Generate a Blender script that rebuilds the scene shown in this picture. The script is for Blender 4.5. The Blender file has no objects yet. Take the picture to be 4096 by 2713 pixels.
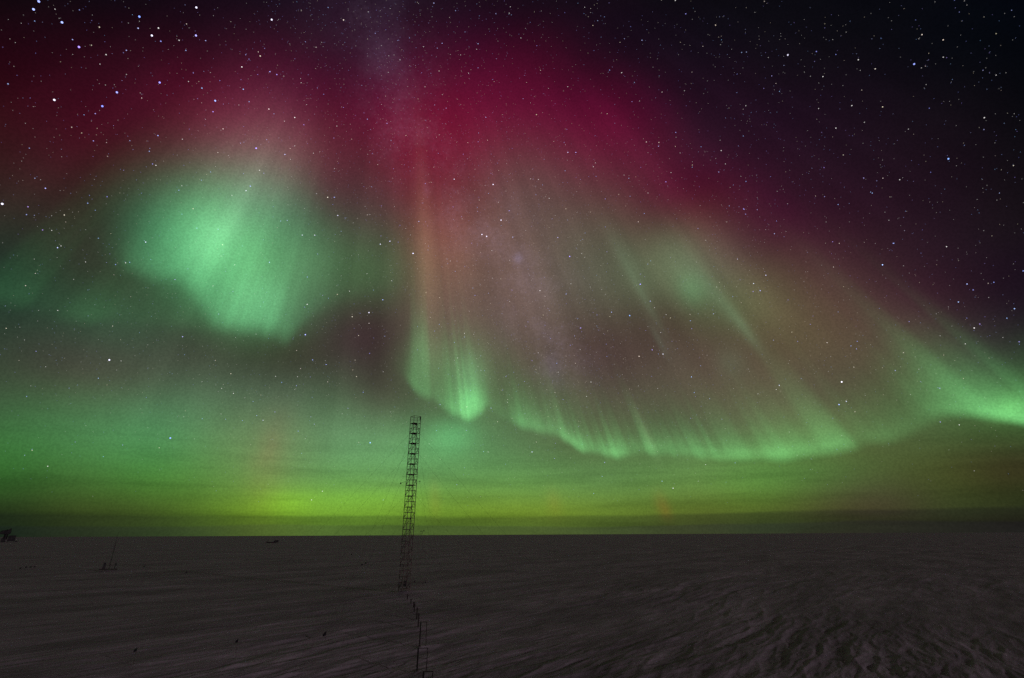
import bpy, bmesh, math, random
import numpy as np
from mathutils import Matrix, Vector

# ------------------------------------------------------------------ camera
SC = bpy.context.scene
COL = SC.collection
CAM_H = 8.9                                   # roof terrace height above the snow
PITCH, ROLL = math.radians(21.466), math.radians(.27)
F = Vector((0, math.cos(PITCH), math.sin(PITCH)))
R0 = Vector((1, 0, 0)); U0 = Vector((0, -math.sin(PITCH), math.cos(PITCH)))
RV = R0*math.cos(ROLL) - U0*math.sin(ROLL); UV = U0*math.cos(ROLL) + R0*math.sin(ROLL)
cd = bpy.data.cameras.new('camera'); cam = bpy.data.objects.new('camera', cd); COL.objects.link(cam)
cd.sensor_width = 36; cd.lens = 36*1990/4096; cd.clip_start = .1; cd.clip_end = 400000
m = Matrix((RV, UV, -F)).transposed().to_4x4(); m.translation = (0, 0, CAM_H)
cam.matrix_world = m
SC.camera = cam
SC.render.resolution_x, SC.render.resolution_y = 1024, 678
SC.view_settings.view_transform = 'Standard'; SC.view_settings.look = 'None'
SC.view_settings.exposure = 0; SC.view_settings.gamma = 1; SC.view_settings.use_curve_mapping = False
SC.render.engine = 'CYCLES'
SC.cycles.use_denoising = False
SC.cycles.max_bounces = 4; SC.cycles.diffuse_bounces = 2
SC.cycles.adaptive_threshold = .02

# ------------------------------------------------------------------ the sky: faint moonlit air + aurora + milky band
# Aurora glow, tabulated over azimuth (every 5 deg, -75..75) and elevation (rows closer together near the horizon).
SKY_ROWS = [
[98,140,86,99,154,82,131,179,37,172,136,0,158,1,0,9,0,0,0,0,0,213,0,0,109,0,0,465,1405,0,1791,3809,20,2646,5136,488,2879,5262,482,2783,4620,150,2827,3880,0,2956,3434,0,2845,3393,21,2529,3464,194,2246,3074,42,1933,2539,0,1622,2352,0,1482,123,321,929,0,625,283,912,100,296,1083,208,282,1197,567,193,657,442,119,304,259,89,147,134,88,111,79,98,140,86],
[119,148,81,95,113,81,189,229,90,334,407,97,471,591,118,579,908,223,53,338,97,329,623,152,429,946,149,586,1051,214,1099,1737,262,885,1789,193,945,1970,211,715,1562,265,753,1691,312,701,1709,319,658,1454,310,548,1154,263,458,738,281,360,553,250,175,418,234,144,649,85,224,627,0,295,116,120,202,0,88,257,0,0,263,296,134,215,371,176,151,229,119,110,128,69,119,148,81],
[140,163,80,98,119,60,270,307,145,516,666,254,583,870,245,294,187,12,61,33,64,450,569,95,525,661,145,892,1694,121,1803,3553,99,1966,4098,300,2073,4172,276,1761,3194,192,1825,3007,147,1885,2747,130,1809,2606,131,1601,2450,188,1351,1939,138,1101,1332,112,914,1256,99,827,601,203,621,178,294,413,808,169,255,333,113,389,1435,258,397,745,194,350,501,189,217,296,131,114,114,59,140,163,80],
[162,234,107,107,192,74,332,334,203,693,688,418,872,1369,558,593,2389,430,290,1530,206,708,1969,410,590,2461,302,1061,2631,544,1512,2595,789,1086,2882,741,1231,2943,780,1250,2987,831,1315,3155,852,1259,3276,848,1242,3125,874,1180,2775,889,1263,2980,785,1365,2869,720,1063,3106,585,783,2109,446,660,1155,303,619,632,121,393,0,97,278,0,0,621,650,271,559,908,374,293,483,208,115,160,78,162,234,107],
[174,304,144,116,273,111,345,401,253,767,638,525,1077,673,721,464,487,408,518,1806,584,930,2914,1091,767,2854,1138,1376,2607,1038,1627,2463,999,1365,3114,1398,1421,3469,1421,1394,3955,1454,1221,3172,1194,1007,1939,837,943,1468,619,914,1274,488,841,1333,539,821,1423,610,853,965,485,1025,1488,501,964,1066,411,670,1356,516,646,1618,380,834,2810,844,1085,2246,994,732,1240,570,336,541,252,116,219,105,174,304,144],
[156,250,135,109,167,77,317,422,279,597,770,542,669,1009,647,268,640,277,653,325,405,673,186,323,777,1212,715,802,1306,803,803,1292,853,829,1462,728,678,438,407,682,855,476,908,1407,654,987,1753,723,1010,1498,698,915,891,578,973,985,596,868,747,479,1153,1234,652,1219,984,661,809,476,454,863,1282,470,510,444,503,0,0,0,621,822,446,672,1033,485,351,503,267,111,210,101,156,250,135],
[146,174,118,70,19,15,354,602,392,546,1055,659,255,543,292,74,218,200,215,739,356,377,1170,574,393,169,224,169,0,0,246,0,0,570,494,419,273,81,142,1362,2195,1029,1261,2113,915,1033,839,618,938,654,520,798,419,425,834,505,457,1046,837,601,896,211,345,952,726,380,1304,1015,521,893,241,444,155,42,94,65,9,111,140,102,110,499,268,356,325,260,237,67,119,57,146,174,118],
[105,94,79,0,0,6,515,847,587,964,1715,1159,379,0,94,124,412,227,386,226,202,278,0,63,462,1704,688,1490,4182,1834,700,1269,698,544,131,289,427,225,262,1472,847,777,1306,901,727,1221,787,675,1052,776,596,742,492,384,875,654,464,511,150,159,1155,1800,744,1549,1434,673,949,361,420,350,147,196,175,75,152,108,81,88,22,0,30,535,28,386,307,80,227,90,86,72,105,94,79],
[105,90,94,0,0,0,480,386,375,1247,745,665,212,0,0,528,166,196,149,63,44,528,2289,1116,2260,8911,3450,1017,3259,1195,1306,3122,1441,538,1210,390,601,1268,571,1892,1037,703,1501,972,726,1546,953,788,1336,991,807,1145,1182,814,1129,1436,817,1839,2530,1297,1545,1220,958,782,41,296,429,69,206,219,61,145,130,46,101,65,27,63,23,46,41,113,32,112,137,67,120,73,87,66,105,90,94],
[86,67,80,0,0,3,223,95,155,237,0,85,182,0,18,535,45,133,735,4,122,689,291,308,1354,1852,1311,1231,2700,1679,299,194,251,852,614,585,495,470,358,2815,859,685,1805,895,724,1590,919,778,1248,901,723,972,897,610,1021,669,496,698,0,211,1121,0,157,534,65,235,271,90,179,159,57,133,123,57,108,73,52,81,0,4,14,23,44,60,73,64,77,59,65,63,86,67,80],
[70,34,59,77,51,55,84,48,133,0,25,8,82,20,59,205,21,61,497,62,168,1105,0,190,2164,302,690,2170,668,874,1262,207,369,865,276,340,1529,135,319,1511,121,307,1365,345,436,1323,751,669,1163,600,579,1136,314,424,1013,146,337,1332,150,380,347,95,256,232,72,176,165,40,150,118,47,116,57,33,72,8,21,39,15,26,43,0,0,31,99,37,71,66,35,58,70,34,59],
[56,29,50,57,26,49,91,0,44,0,0,0,0,34,29,11,16,43,47,13,32,149,43,96,656,53,214,862,10,275,724,0,139,1275,0,258,1955,106,372,1994,69,319,1723,84,361,1345,72,324,1421,63,347,1450,31,345,1364,37,314,493,17,188,132,32,103,148,35,116,71,45,84,37,35,53,27,33,48,33,33,52,15,16,45,0,0,8,68,10,44,67,25,52,56,29,50],
[46,26,47,16,28,43,88,0,32,144,0,36,51,11,135,56,59,93,78,27,77,63,21,72,55,44,81,187,81,155,253,95,239,322,88,236,723,53,316,795,29,210,958,38,261,1011,36,244,842,38,231,349,36,140,69,29,92,49,45,92,85,50,114,32,38,74,28,29,50,38,29,57,29,21,51,0,0,25,0,19,0,0,19,9,25,20,36,51,30,49,46,26,47],
[39,27,48,51,45,60,122,20,70,113,0,54,1,0,1,0,0,0,0,0,0,0,53,45,38,16,105,147,54,164,188,23,131,161,26,86,15,40,60,73,49,151,9,29,102,4,25,92,0,25,66,44,25,74,92,32,84,81,17,72,27,3,17,39,22,30,50,31,52,0,22,18,0,77,0,0,85,0,0,50,0,0,32,24,18,26,45,39,29,51,39,27,48],
[37,27,49,88,48,73,127,48,85,50,8,49,0,0,0,0,0,0,0,0,0,0,50,0,0,80,0,0,52,119,0,381,418,7,137,341,216,65,177,72,20,0,156,42,51,119,36,44,115,41,75,56,41,60,0,31,31,0,56,6,0,193,164,0,67,131,0,0,0,0,0,0,0,44,0,0,74,0,0,55,12,19,30,43,31,21,55,36,24,54,37,27,49],
[36,26,50,79,40,67,92,49,75,30,35,55,0,4,26,9,10,58,64,41,89,57,27,0,41,0,0,70,0,0,0,0,112,0,76,69,0,0,0,0,1,0,0,27,28,17,29,71,0,0,0,0,0,0,73,16,68,13,80,79,92,61,93,58,0,22,0,0,0,0,0,24,61,21,81,79,51,68,57,44,52,48,23,57,39,18,57,37,22,54,36,26,50],
[39,27,51,54,31,55,52,30,53,39,25,49,41,29,61,39,34,74,40,27,51,32,13,12,43,9,8,39,32,59,32,48,104,58,46,102,58,28,58,1,22,23,1,33,43,69,34,62,1,0,18,3,0,13,37,27,53,82,60,79,72,59,76,37,31,57,6,1,33,6,5,33,39,31,48,65,41,63,57,36,59,36,27,49,32,22,49,36,23,51,39,27,51],
[41,28,52,38,26,49,35,25,46,38,26,50,53,33,63,51,35,65,32,27,50,36,20,40,38,26,45,33,37,55,51,28,56,54,27,56,40,27,53,28,29,52,35,31,53,44,28,54,25,18,43,14,17,40,39,28,52,67,36,63,56,33,59,36,28,51,33,23,47,33,23,47,39,28,52,49,31,58,49,30,57,40,27,51,35,25,49,37,26,50,41,28,52],
[41,27,52,35,25,49,34,25,48,40,27,52,48,31,56,52,31,57,52,28,54,41,26,54,41,22,54,50,10,46,51,17,43,43,23,42,35,26,45,41,29,55,44,29,55,39,27,51,39,26,51,39,27,51,43,27,52,48,26,53,46,24,52,43,24,50,42,28,51,42,29,52,42,27,53,42,26,53,42,27,53,41,27,52,39,27,50,39,27,51,41,27,52],
[41,28,53,41,28,53,41,28,53,41,28,53,41,28,53,41,28,53,41,28,53,41,28,53,41,28,53,41,28,53,41,28,53,41,28,53,41,28,53,41,28,53,41,28,53,41,28,53,41,28,53,41,28,53,41,28,53,41,28,53,41,28,53,41,28,53,41,28,53,41,28,53,41,28,53,41,28,53,41,28,53,41,28,53,41,28,53,41,28,53,41,28,53],
[41,28,53,41,28,53,41,28,53,41,28,53,41,28,53,41,28,53,41,28,53,41,28,53,41,28,53,41,28,53,41,28,53,41,28,53,41,28,53,41,28,53,41,28,53,41,28,53,41,28,53,41,28,53,41,28,53,41,28,53,41,28,53,41,28,53,41,28,53,41,28,53,41,28,53,41,28,53,41,28,53,41,28,53,41,28,53,41,28,53,41,28,53],
]
# Rayed aurora in magnetic coordinates: angle round the magnetic zenith and distance from it, in degrees.
MAG=(-0.15063,0.41596,0.89682); ME1=(0.94025,0.34048,0.00000); ME2=(-0.30535,0.84324,-0.44239)
CURTAIN=[(7.07, 45.71, 0, 4), (9.05, 46.96, 0.05, 4), (10.02, 47.85, 0.25, 5), (11.27, 48.9, 0.36, 6.5), (12.51, 49.58, 0.42, 7), (13.75, 49.98, 0.3, 6.5), (15.23, 51.05, 0.45, 6), (17.02, 51.83, 0.9, 5), (18.52, 52.26, 1.0, 4.6), (20.0, 51.98, 0.75, 4.5), (21.27, 51.3, 0.35, 4), (22.14, 52.0, 0.1, 5), (23.39, 52.92, 0.12, 4), (25.02, 53.92, 0.5, 3.5), (26.4, 54.54, 0.6, 3.5), (28.06, 55.2, 0.45, 3), (29.67, 55.91, 0.5, 2.8), (31.13, 56.96, 0.75, 2.8), (32.52, 58.06, 0.85, 2.2), (33.99, 58.86, 0.75, 2.4), (35.97, 59.7, 0.85, 2.4), (38.07, 60.14, 0.55, 2.6), (39.63, 60.45, 0.45, 2.8), (41.07, 60.98, 0.6, 3), (43.43, 61.79, 0.45, 2.6), (46.06, 62.94, 0.55, 2.6), (48.52, 64.14, 0.62, 2.5), (51.03, 65.03, 0.58, 2.8), (53.32, 66.07, 0.72, 3.2), (55.36, 66.59, 0.6, 3.5), (57.22, 67.25, 0.6, 4.5), (59.46, 67.87, 0.7, 5), (60.41, 68.07, 0.4, 5), (61.34, 68.27, 0.28, 5), (62.69, 68.71, 0.3, 5), (63.81, 68.87, 0.2, 4.5), (65.4, 68.91, 0.18, 4.5), (67.09, 68.79, 0.34, 5), (68.29, 69.21, 0.55, 5.5), (69.64, 70.23, 0.75, 6), (70.88, 71.23, 0.95, 5), (71.68, 72.11, 1.1, 5.5), (72.54, 73.07, 1.0, 5.5), (74.01, 74.79, 0.4, 6), (75.57, 76.7, 0, 6)]
CURTAIN_LEFT=[(-34.11, 42.31, 0, 5), (-31.74, 42.3, 0.12, 6), (-30.24, 42.44, 0.35, 7), (-28.49, 42.47, 0.6, 8), (-26.78, 42.42, 0.75, 9), (-24.3, 41.63, 0.75, 9), (-21.83, 42.04, 0.7, 9), (-19.49, 43.54, 0.7, 9), (-17.24, 44.3, 0.8, 9), (-14.38, 44.07, 0.95, 9), (-11.63, 43.76, 0.95, 9), (-9.72, 43.87, 0.6, 9), (-8.16, 44.17, 0.4, 9), (-6.98, 42.82, 0.28, 8), (-5.38, 41.03, 0.2, 7), (-1.9, 39.09, 0.1, 6), (2.91, 37.95, 0.07, 5), (7.79, 37.0, 0.05, 4), (11.37, 36.23, 0, 4)]
CURTAIN_LOW=[(-39.96, 51.36, 0, 4), (-38.53, 50.61, 0.5, 5), (-36.85, 50.01, 0.62, 5), (-35.39, 49.46, 0.5, 4.5), (-33.55, 49.02, 0.2, 3.5), (-31.63, 48.83, 0.5, 3), (-29.69, 48.26, 0.6, 3.2), (-27.75, 47.48, 0.35, 3), (-24.28, 46.58, 0.25, 3), (-20.72, 45.71, 0.3, 3.5), (-16.21, 45.04, 0.25, 3.5), (-11.88, 44.46, 0.15, 3), (-6.09, 43.67, 0, 3)]
BLOBS=[(55.67, 47.02, 2.04, 1.96, 0.02, 0.1, 0.04),
 (56.78, 43.74, 3.04, 3.26, 0.015, 0.04, 0.02),
 (58.27, 53.19, 0.62, 2.94, 0.02, 0.05, 0.028),
 (57.8, 49.35, 1.09, 4.13, 0.02, 0.045, 0.025),
 (49.08, 45.32, 0.61, 5.28, 0.015, 0.03, 0.018),
 (48.01, 50.05, 0.5, 2.15, 0.015, 0.03, 0.02),
 (49.69, 40.61, 1.62, 3.84, 0.012, 0.03, 0.016),
 (54.59, 55.76, 1.93, 1.82, 0.008, 0.03, 0.015),
 (15.84, 54.14, 3.3, 1.85, 0.03, 0.17, 0.06),
 (39.79, 66.18, 0.75, 1.27, 0.07, -0.015, 0),
 (41.18, 59.01, 0.5, 2.84, 0.03, 0.04, 0.02),
 (13.09, 60.52, 0.76, 1.88, 0.03, 0, 0),
 (27.56, 62.98, 0.95, 1.42, 0.03, 0, 0),
 (-6.73, 56.58, 1.99, 3.94, 0.035, -0.015, 0),
 (-20.98, 32.67, 2.52, 4.68, 0.03, 0.05, 0.034),
 (-22.66, 37.46, 3.11, 3.15, 0.045, 0.1, 0.055),
 (-13.36, 40.96, 4.06, 2.22, 0.02, 0.08, 0.035),
 (18.99, 50.4, 1.79, 1.48, 0.06, 0.28, 0.09),
 (19.32, 47.6, 2.28, 2.38, 0.03, 0.1, 0.045),
 (13.59, 34.08, 1.9, 9.21, 0.06, 0.035, 0.02),
 (12.14, 43.8, 1.27, 3.92, 0.02, 0.09, 0.03),
 (1.31, 13.5, 8.09, 3.78, 0.008, 0.006, 0.012),
 (32.39, 40.47, 3.06, 3.47, 0.03, 0.02, 0.022),
 (31.56, 35.56, 0.85, 0.54, 0.03, 0.03, 0.06),
 (31.9, 48.65, 1.19, 1.98, 0.012, 0.009, 0.02),
 (14.48, 26.63, 0.74, 0.85, 0.03, 0.015, 0.03),
 (-3.93, 60.53, 3.0, 1.05, 0.04, 0.1, 0),
 (5.51, 60.1, 7.93, 0.92, 0.02, 0.06, 0),
 (72.05, 70.89, 1.48, 0.87, 0.04, 0.16, 0.04)]
MILKY=[(-0.2314,0.5186,0.8231),(-0.2100,0.6084,0.7653),(-0.1762,0.7193,0.6720),(-0.1018,0.7970,0.5954),(0.0149,0.8611,0.5082),(0.0493,0.9005,0.4320),(0.0916,0.9515,0.2938)]
NAMED=[
(-0.6163,0.4425,0.6515,1.00,'blue star cut by the top edge near the top left corner','star'),
(-0.6233,0.4464,0.6420,1.00,'bright blue star just inside the top left corner','star'),
(-0.6045,0.4668,0.6455,1.00,'blue star in dark sky right of the top left corner pair','star'),
(-0.5299,0.4917,0.6910,1.00,'bright blue-white star near the top edge above the left green patch','star'),
(-0.4645,0.5045,0.7279,1.00,'white star at the top edge a little right of the left group','star'),
(-0.5235,0.5127,0.6805,1.00,'bright star at the lower left end of a small top group','star'),
(-0.4744,0.5299,0.7029,1.00,'brightest blue-white star of the small group near the top','star'),
(-0.5983,0.4926,0.6320,1.00,'blue star alone in the dark red upper left sky','star'),
(-0.3741,0.5416,0.7528,1.00,'white star near the top edge left of the milky band','star'),
(-0.5308,0.5571,0.6387,1.00,'brightest blue star in the red glow above the left green patch','star'),
(-0.5779,0.5458,0.6067,1.00,'blue star left of the brightest star in the red glow','star'),
(-0.6366,0.5225,0.5672,1.00,'large pinkish white star in the red glow by the left edge','star'),
(-0.5961,0.5502,0.5847,1.00,'blue star in the red glow right of the large pinkish star','star'),
(-0.4719,0.5990,0.6469,1.00,'upper star of a close blue pair in the red glow','star'),
(-0.4312,0.6643,0.6105,1.00,'blue-white star above the left green patch beside the brown column','star'),
(-0.7021,0.5691,0.4279,1.00,'white star at the left edge beside the dark brown sky','star'),
(-0.0348,0.7795,0.6255,0.90,'bright white star low in the red core above the tower','star'),
(-0.0203,0.8197,0.5724,0.90,'white star right of the close pair above the tower','star'),
(-0.0581,0.8338,0.5490,0.90,'left star of the close white pair high above the tower','star'),
(-0.0488,0.8362,0.5462,0.90,'right star of the close white pair high above the tower','star'),
(0.1144,0.8527,0.5098,0.90,'blue-white star in the dull olive sky right of the milky band','star'),
(0.2487,0.8576,0.4502,0.90,'bright blue star left of the small green ray patch','star'),
(0.2302,0.8882,0.3977,0.90,'blue star below the milky band beside a lighter twin','star'),
(-0.1916,0.8386,0.5099,0.90,'white star at the left edge of the brown column over the tower','star'),
(0.5506,0.8009,0.2355,0.90,'white star above the right end of the green curtain','star'),
(-0.6289,0.7338,0.2569,0.90,'bright star alone in grey sky at left under the green patch','star'),
(-0.5594,0.8153,0.1497,0.90,'blue star in the green glow at lower left','star'),
(-0.2756,0.8740,0.4002,0.90,'bright white star in the dark gap left of the tower column','star'),
(-0.3835,0.8557,0.3474,0.90,'blue star at the lower right tip of the green patch','star'),
(-0.2698,0.9489,0.1636,0.90,'blue star just left of the tower top','star'),
(0.4358,0.5653,0.7003,0.75,'white star high in the black sky at upper right','star'),
(0.5793,0.5213,0.6266,0.75,'blue star in the black sky near the right top corner','star'),
(0.6374,0.5799,0.5074,0.75,'blue star in the dark sky by the right edge','star')]
MIDSTARS=[(-0.5352,0.5011,0.6800,0.70),(-0.5139,0.5088,0.6907,0.70),(-0.5159,0.5213,0.6798,0.70),(-0.2716,0.5628,0.7807,0.70),(-0.4004,0.5740,0.7143,0.70),(-0.4280,0.5777,0.6950,0.70),(-0.3919,0.5934,0.7030,0.70),(-0.3831,0.5990,0.7031,0.70),(-0.4843,0.5811,0.6540,0.70),(-0.4327,0.6003,0.6726,0.70),(-0.4778,0.6084,0.6337,0.70),(-0.4036,0.6310,0.6625,0.70),(-0.3687,0.6506,0.6639,0.70),(-0.3919,0.6844,0.6149,0.70),(-0.5485,0.6026,0.5796,0.70),(-0.4286,0.6150,0.6619,0.50),(-0.3569,0.6620,0.6591,0.50),(-0.2550,0.6791,0.6883,0.50),(-0.2228,0.6897,0.6889,0.50),(-0.6144,0.5733,0.5421,0.50),(-0.5618,0.6240,0.5432,0.50),(-0.5585,0.6270,0.5431,0.50),(-0.6840,0.5855,0.4351,0.50),(-0.6568,0.6123,0.4401,0.50),(-0.6343,0.6177,0.4649,0.50),(-0.6667,0.5827,0.4646,0.50),(-0.3344,0.7479,0.5734,0.50),(-0.3239,0.7508,0.5756,0.50),(-0.3206,0.7710,0.5502,0.50),(-0.3807,0.7721,0.5089,0.50),(-0.3610,0.7787,0.5131,0.50),(-0.2509,0.8179,0.5178,0.50),(-0.2333,0.8188,0.5246,0.50),(-0.5850,0.6826,0.4380,0.50),(-0.4478,0.6980,0.5588,0.50),(-0.4317,0.6875,0.5840,0.50),(-0.6676,0.6305,0.3960,0.50),(-0.4547,0.6998,0.5510,0.50),(-0.4700,0.6294,0.6188,0.50),(-0.5620,0.6115,0.5570,0.50),(-0.4647,0.5383,0.7030,0.50),(-0.4911,0.5395,0.6839,0.50),(-0.5760,0.5100,0.6388,0.50),(-0.5548,0.5150,0.6534,0.50),(-0.4954,0.5277,0.6900,0.50),(-0.6014,0.4842,0.6355,0.50),(-0.5728,0.4850,0.6608,0.50),(-0.6678,0.4898,0.5604,0.50),(-0.6049,0.5527,0.5732,0.50),(-0.1086,0.7691,0.6299,0.62),(-0.1783,0.8078,0.5618,0.62),(0.0025,0.8381,0.5455,0.62),(-0.0043,0.8097,0.5869,0.62),(0.0906,0.8354,0.5421,0.62),(0.2674,0.8679,0.4187,0.62),(0.0564,0.8894,0.4535,0.62),(0.1081,0.8888,0.4455,0.62),(0.1962,0.8922,0.4069,0.62),(0.1364,0.9138,0.3825,0.62),(0.2901,0.9012,0.3221,0.62),(0.5452,0.8141,0.2001,0.62),(0.2842,0.7458,0.6026,0.62),(0.4117,0.7371,0.5360,0.62),(-0.0951,0.9219,0.3757,0.46),(-0.0735,0.8925,0.4451,0.46),(0.2471,0.9138,0.3224,0.46),(0.2707,0.9036,0.3319,0.46),(0.0893,0.9437,0.3186,0.46),(0.1558,0.9471,0.2805,0.46),(0.3381,0.8998,0.2759,0.46),(0.4712,0.8477,0.2437,0.46),(0.5541,0.8071,0.2040,0.46),(-0.0424,0.9711,0.2347,0.46),(-0.1425,0.9603,0.2398,0.46),(0.0384,0.9878,0.1510,0.46),(0.2948,0.9523,0.0784,0.46),(0.2194,0.7547,0.6184,0.46),(0.2410,0.7982,0.5522,0.46),(0.2508,0.7873,0.5633,0.46),(0.4153,0.7410,0.5276,0.46),(0.4520,0.7827,0.4279,0.46),(0.4348,0.7972,0.4189,0.46),(0.4450,0.7987,0.4052,0.46),(0.5936,0.6986,0.3995,0.46),(0.6018,0.6760,0.4252,0.46),(0.5592,0.6421,0.5244,0.46),(0.5971,0.6230,0.5053,0.46),(0.5357,0.6793,0.5016,0.46),(0.5717,0.6496,0.5012,0.46),(0.4103,0.7092,0.5732,0.46),(0.0518,0.7734,0.6319,0.46),(0.1789,0.7840,0.5944,0.46),(0.0729,0.7939,0.6037,0.46),(0.1060,0.7388,0.6655,0.46),(0.1210,0.7376,0.6643,0.46),(0.3678,0.7130,0.5969,0.46),(0.1022,0.7606,0.6412,0.46),(0.1542,0.7509,0.6422,0.46),(-0.1628,0.7681,0.6193,0.46),(-0.2505,0.8697,0.4254,0.46),(-0.2333,0.8185,0.5249,0.46),(-0.2509,0.8177,0.5181,0.46),(0.3751,0.8451,0.3810,0.46),(0.5935,0.6986,0.3997,0.65),(0.6730,0.6558,0.3421,0.65),(0.6670,0.6724,0.3208,0.65),(0.7101,0.6397,0.2943,0.65),(0.6806,0.6769,0.2805,0.65),(0.5508,0.8008,0.2353,0.65),(0.5457,0.8137,0.2001,0.65),(0.6783,0.6554,0.3322,0.46),(0.6849,0.6709,0.2842,0.46),(0.5691,0.7719,0.2834,0.46),(0.5629,0.7741,0.2896,0.46),(0.5700,0.7669,0.2949,0.46),(0.6092,0.7557,0.2405,0.46),(0.5350,0.7893,0.3014,0.46),(0.6498,0.7321,0.2045,0.46),(0.5543,0.8071,0.2035,0.46),(0.6466,0.7467,0.1559,0.46),(0.6625,0.7341,0.1489,0.46),(0.3382,0.8999,0.2755,0.46),(0.3418,0.9067,0.2471,0.46),(0.4713,0.8479,0.2429,0.46),(0.2473,0.9139,0.3220,0.46),(0.2713,0.9036,0.3315,0.46),(0.2901,0.9012,0.3221,0.46),(0.1370,0.9137,0.3827,0.46),(0.2950,0.9523,0.0786,0.46),(0.2773,0.9564,0.0913,0.46),(0.7138,0.6543,0.2498,0.46),(0.7050,0.6498,0.2841,0.46),(0.6937,0.6375,0.3352,0.46),(0.4452,0.7986,0.4051,0.46),(0.4349,0.8037,0.4060,0.46),(0.4521,0.7828,0.4275,0.46),(0.4354,0.7970,0.4187,0.46),(0.3375,0.8633,0.3752,0.46),(0.3031,0.8718,0.3849,0.46),(0.0379,0.9878,0.1507,0.46),(0.1766,0.9759,0.1286,0.46),(-0.3052,0.8691,0.3892,0.65),(-0.2501,0.8698,0.4253,0.65),(-0.3720,0.8767,0.3051,0.65),(-0.3497,0.8877,0.2995,0.65),(-0.3796,0.8344,0.3995,0.65),(-0.4334,0.7775,0.4557,0.65),(-0.5520,0.7735,0.3114,0.65),(-0.1912,0.8387,0.5099,0.65),(-0.3773,0.8124,0.4446,0.46),(-0.4867,0.8422,0.2319,0.46),(-0.4914,0.8300,0.2640,0.46),(-0.4191,0.8700,0.2597,0.46),(-0.3965,0.8815,0.2566,0.46),(-0.3900,0.9036,0.1774,0.46),(-0.6715,0.7349,0.0952,0.46),(-0.6384,0.7353,0.2277,0.46),(-0.3438,0.9361,0.0748,0.46),(-0.3592,0.9314,0.0596,0.46),(-0.2330,0.8186,0.5251,0.46),(-0.2506,0.8180,0.5178,0.46),(-0.3207,0.7709,0.5503,0.46),(-0.3343,0.7480,0.5733,0.46),(-0.3231,0.7512,0.5756,0.46),(-0.4012,0.7502,0.5256,0.46),(-0.4113,0.7472,0.5221,0.46),(-0.3805,0.7721,0.5089,0.46),(-0.3605,0.7791,0.5129,0.46),(-0.5849,0.6825,0.4383,0.46),(-0.4954,0.7337,0.4650,0.46),(-0.5576,0.7296,0.3959,0.46),(-0.6083,0.6846,0.4016,0.46),(-0.6042,0.6869,0.4038,0.46),(-0.6183,0.6792,0.3954,0.46),(-0.6676,0.6305,0.3960,0.46),(-0.6769,0.6096,0.4126,0.46),(-0.2947,0.8862,0.3574,0.46),(-0.2759,0.8823,0.3813,0.46),(-0.2750,0.9040,0.3273,0.46),(-0.2978,0.9117,0.2830,0.46),(-0.2855,0.9237,0.2554,0.46),(-0.3297,0.8435,0.4241,0.46),(-0.3086,0.8470,0.4328,0.46),(-0.4480,0.6977,0.5591,0.46),(-0.4547,0.6997,0.5510,0.46),(-0.5388,0.6611,0.5221,0.46),(-0.5259,0.6853,0.5037,0.46),(-0.6670,0.5825,0.4646,0.46),(-0.6151,0.6243,0.4816,0.46),(-0.6866,0.5899,0.4250,0.46),(-0.4988,0.7179,0.4856,0.46),(-0.5249,0.7039,0.4785,0.46),(0.4701,0.5509,0.6896,0.50),(0.4856,0.5717,0.6613,0.50),(0.5418,0.5422,0.6423,0.50),(0.5208,0.5414,0.6601,0.50),(0.5981,0.4898,0.6343,0.50),(0.5770,0.4941,0.6504,0.50),(0.6566,0.5310,0.5356,0.50),(0.5610,0.5716,0.5987,0.50),(0.5156,0.6132,0.5985,0.50),(0.5276,0.5852,0.6158,0.50),(0.1722,0.6354,0.7527,0.50),(0.1929,0.6361,0.7471,0.50),(-0.0562,0.6122,0.7887,0.50),(-0.1174,0.6082,0.7850,0.50),(-0.1264,0.5614,0.8179,0.50),(0.2209,0.5949,0.7728,0.50),(0.2644,0.5441,0.7962,0.50),(0.2830,0.5559,0.7816,0.50),(0.3293,0.5597,0.7605,0.50),(0.1065,0.7386,0.6656,0.50),(0.1209,0.7375,0.6645,0.50),(0.2664,0.7052,0.6571,0.50),(0.2663,0.7096,0.6523,0.50),(0.3674,0.6898,0.6238,0.50),(0.2925,0.6884,0.6637,0.50),(0.2451,0.7087,0.6615,0.50),(0.6025,0.6755,0.4251,0.50),(0.6521,0.6445,0.3992,0.50),(0.5936,0.6985,0.3996,0.50),(0.7138,0.6125,0.3397,0.50),(0.4125,0.7373,0.5350,0.50),(0.4594,0.7424,0.4877,0.50),(-0.0461,0.7000,0.7127,0.50),(-0.1084,0.7690,0.6300,0.50),(0.0467,0.6972,0.7154,0.50)]
MOON_EL, MOON_AZ = math.radians(10), math.radians(128)     # azimuth clockwise from the view direction

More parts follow.
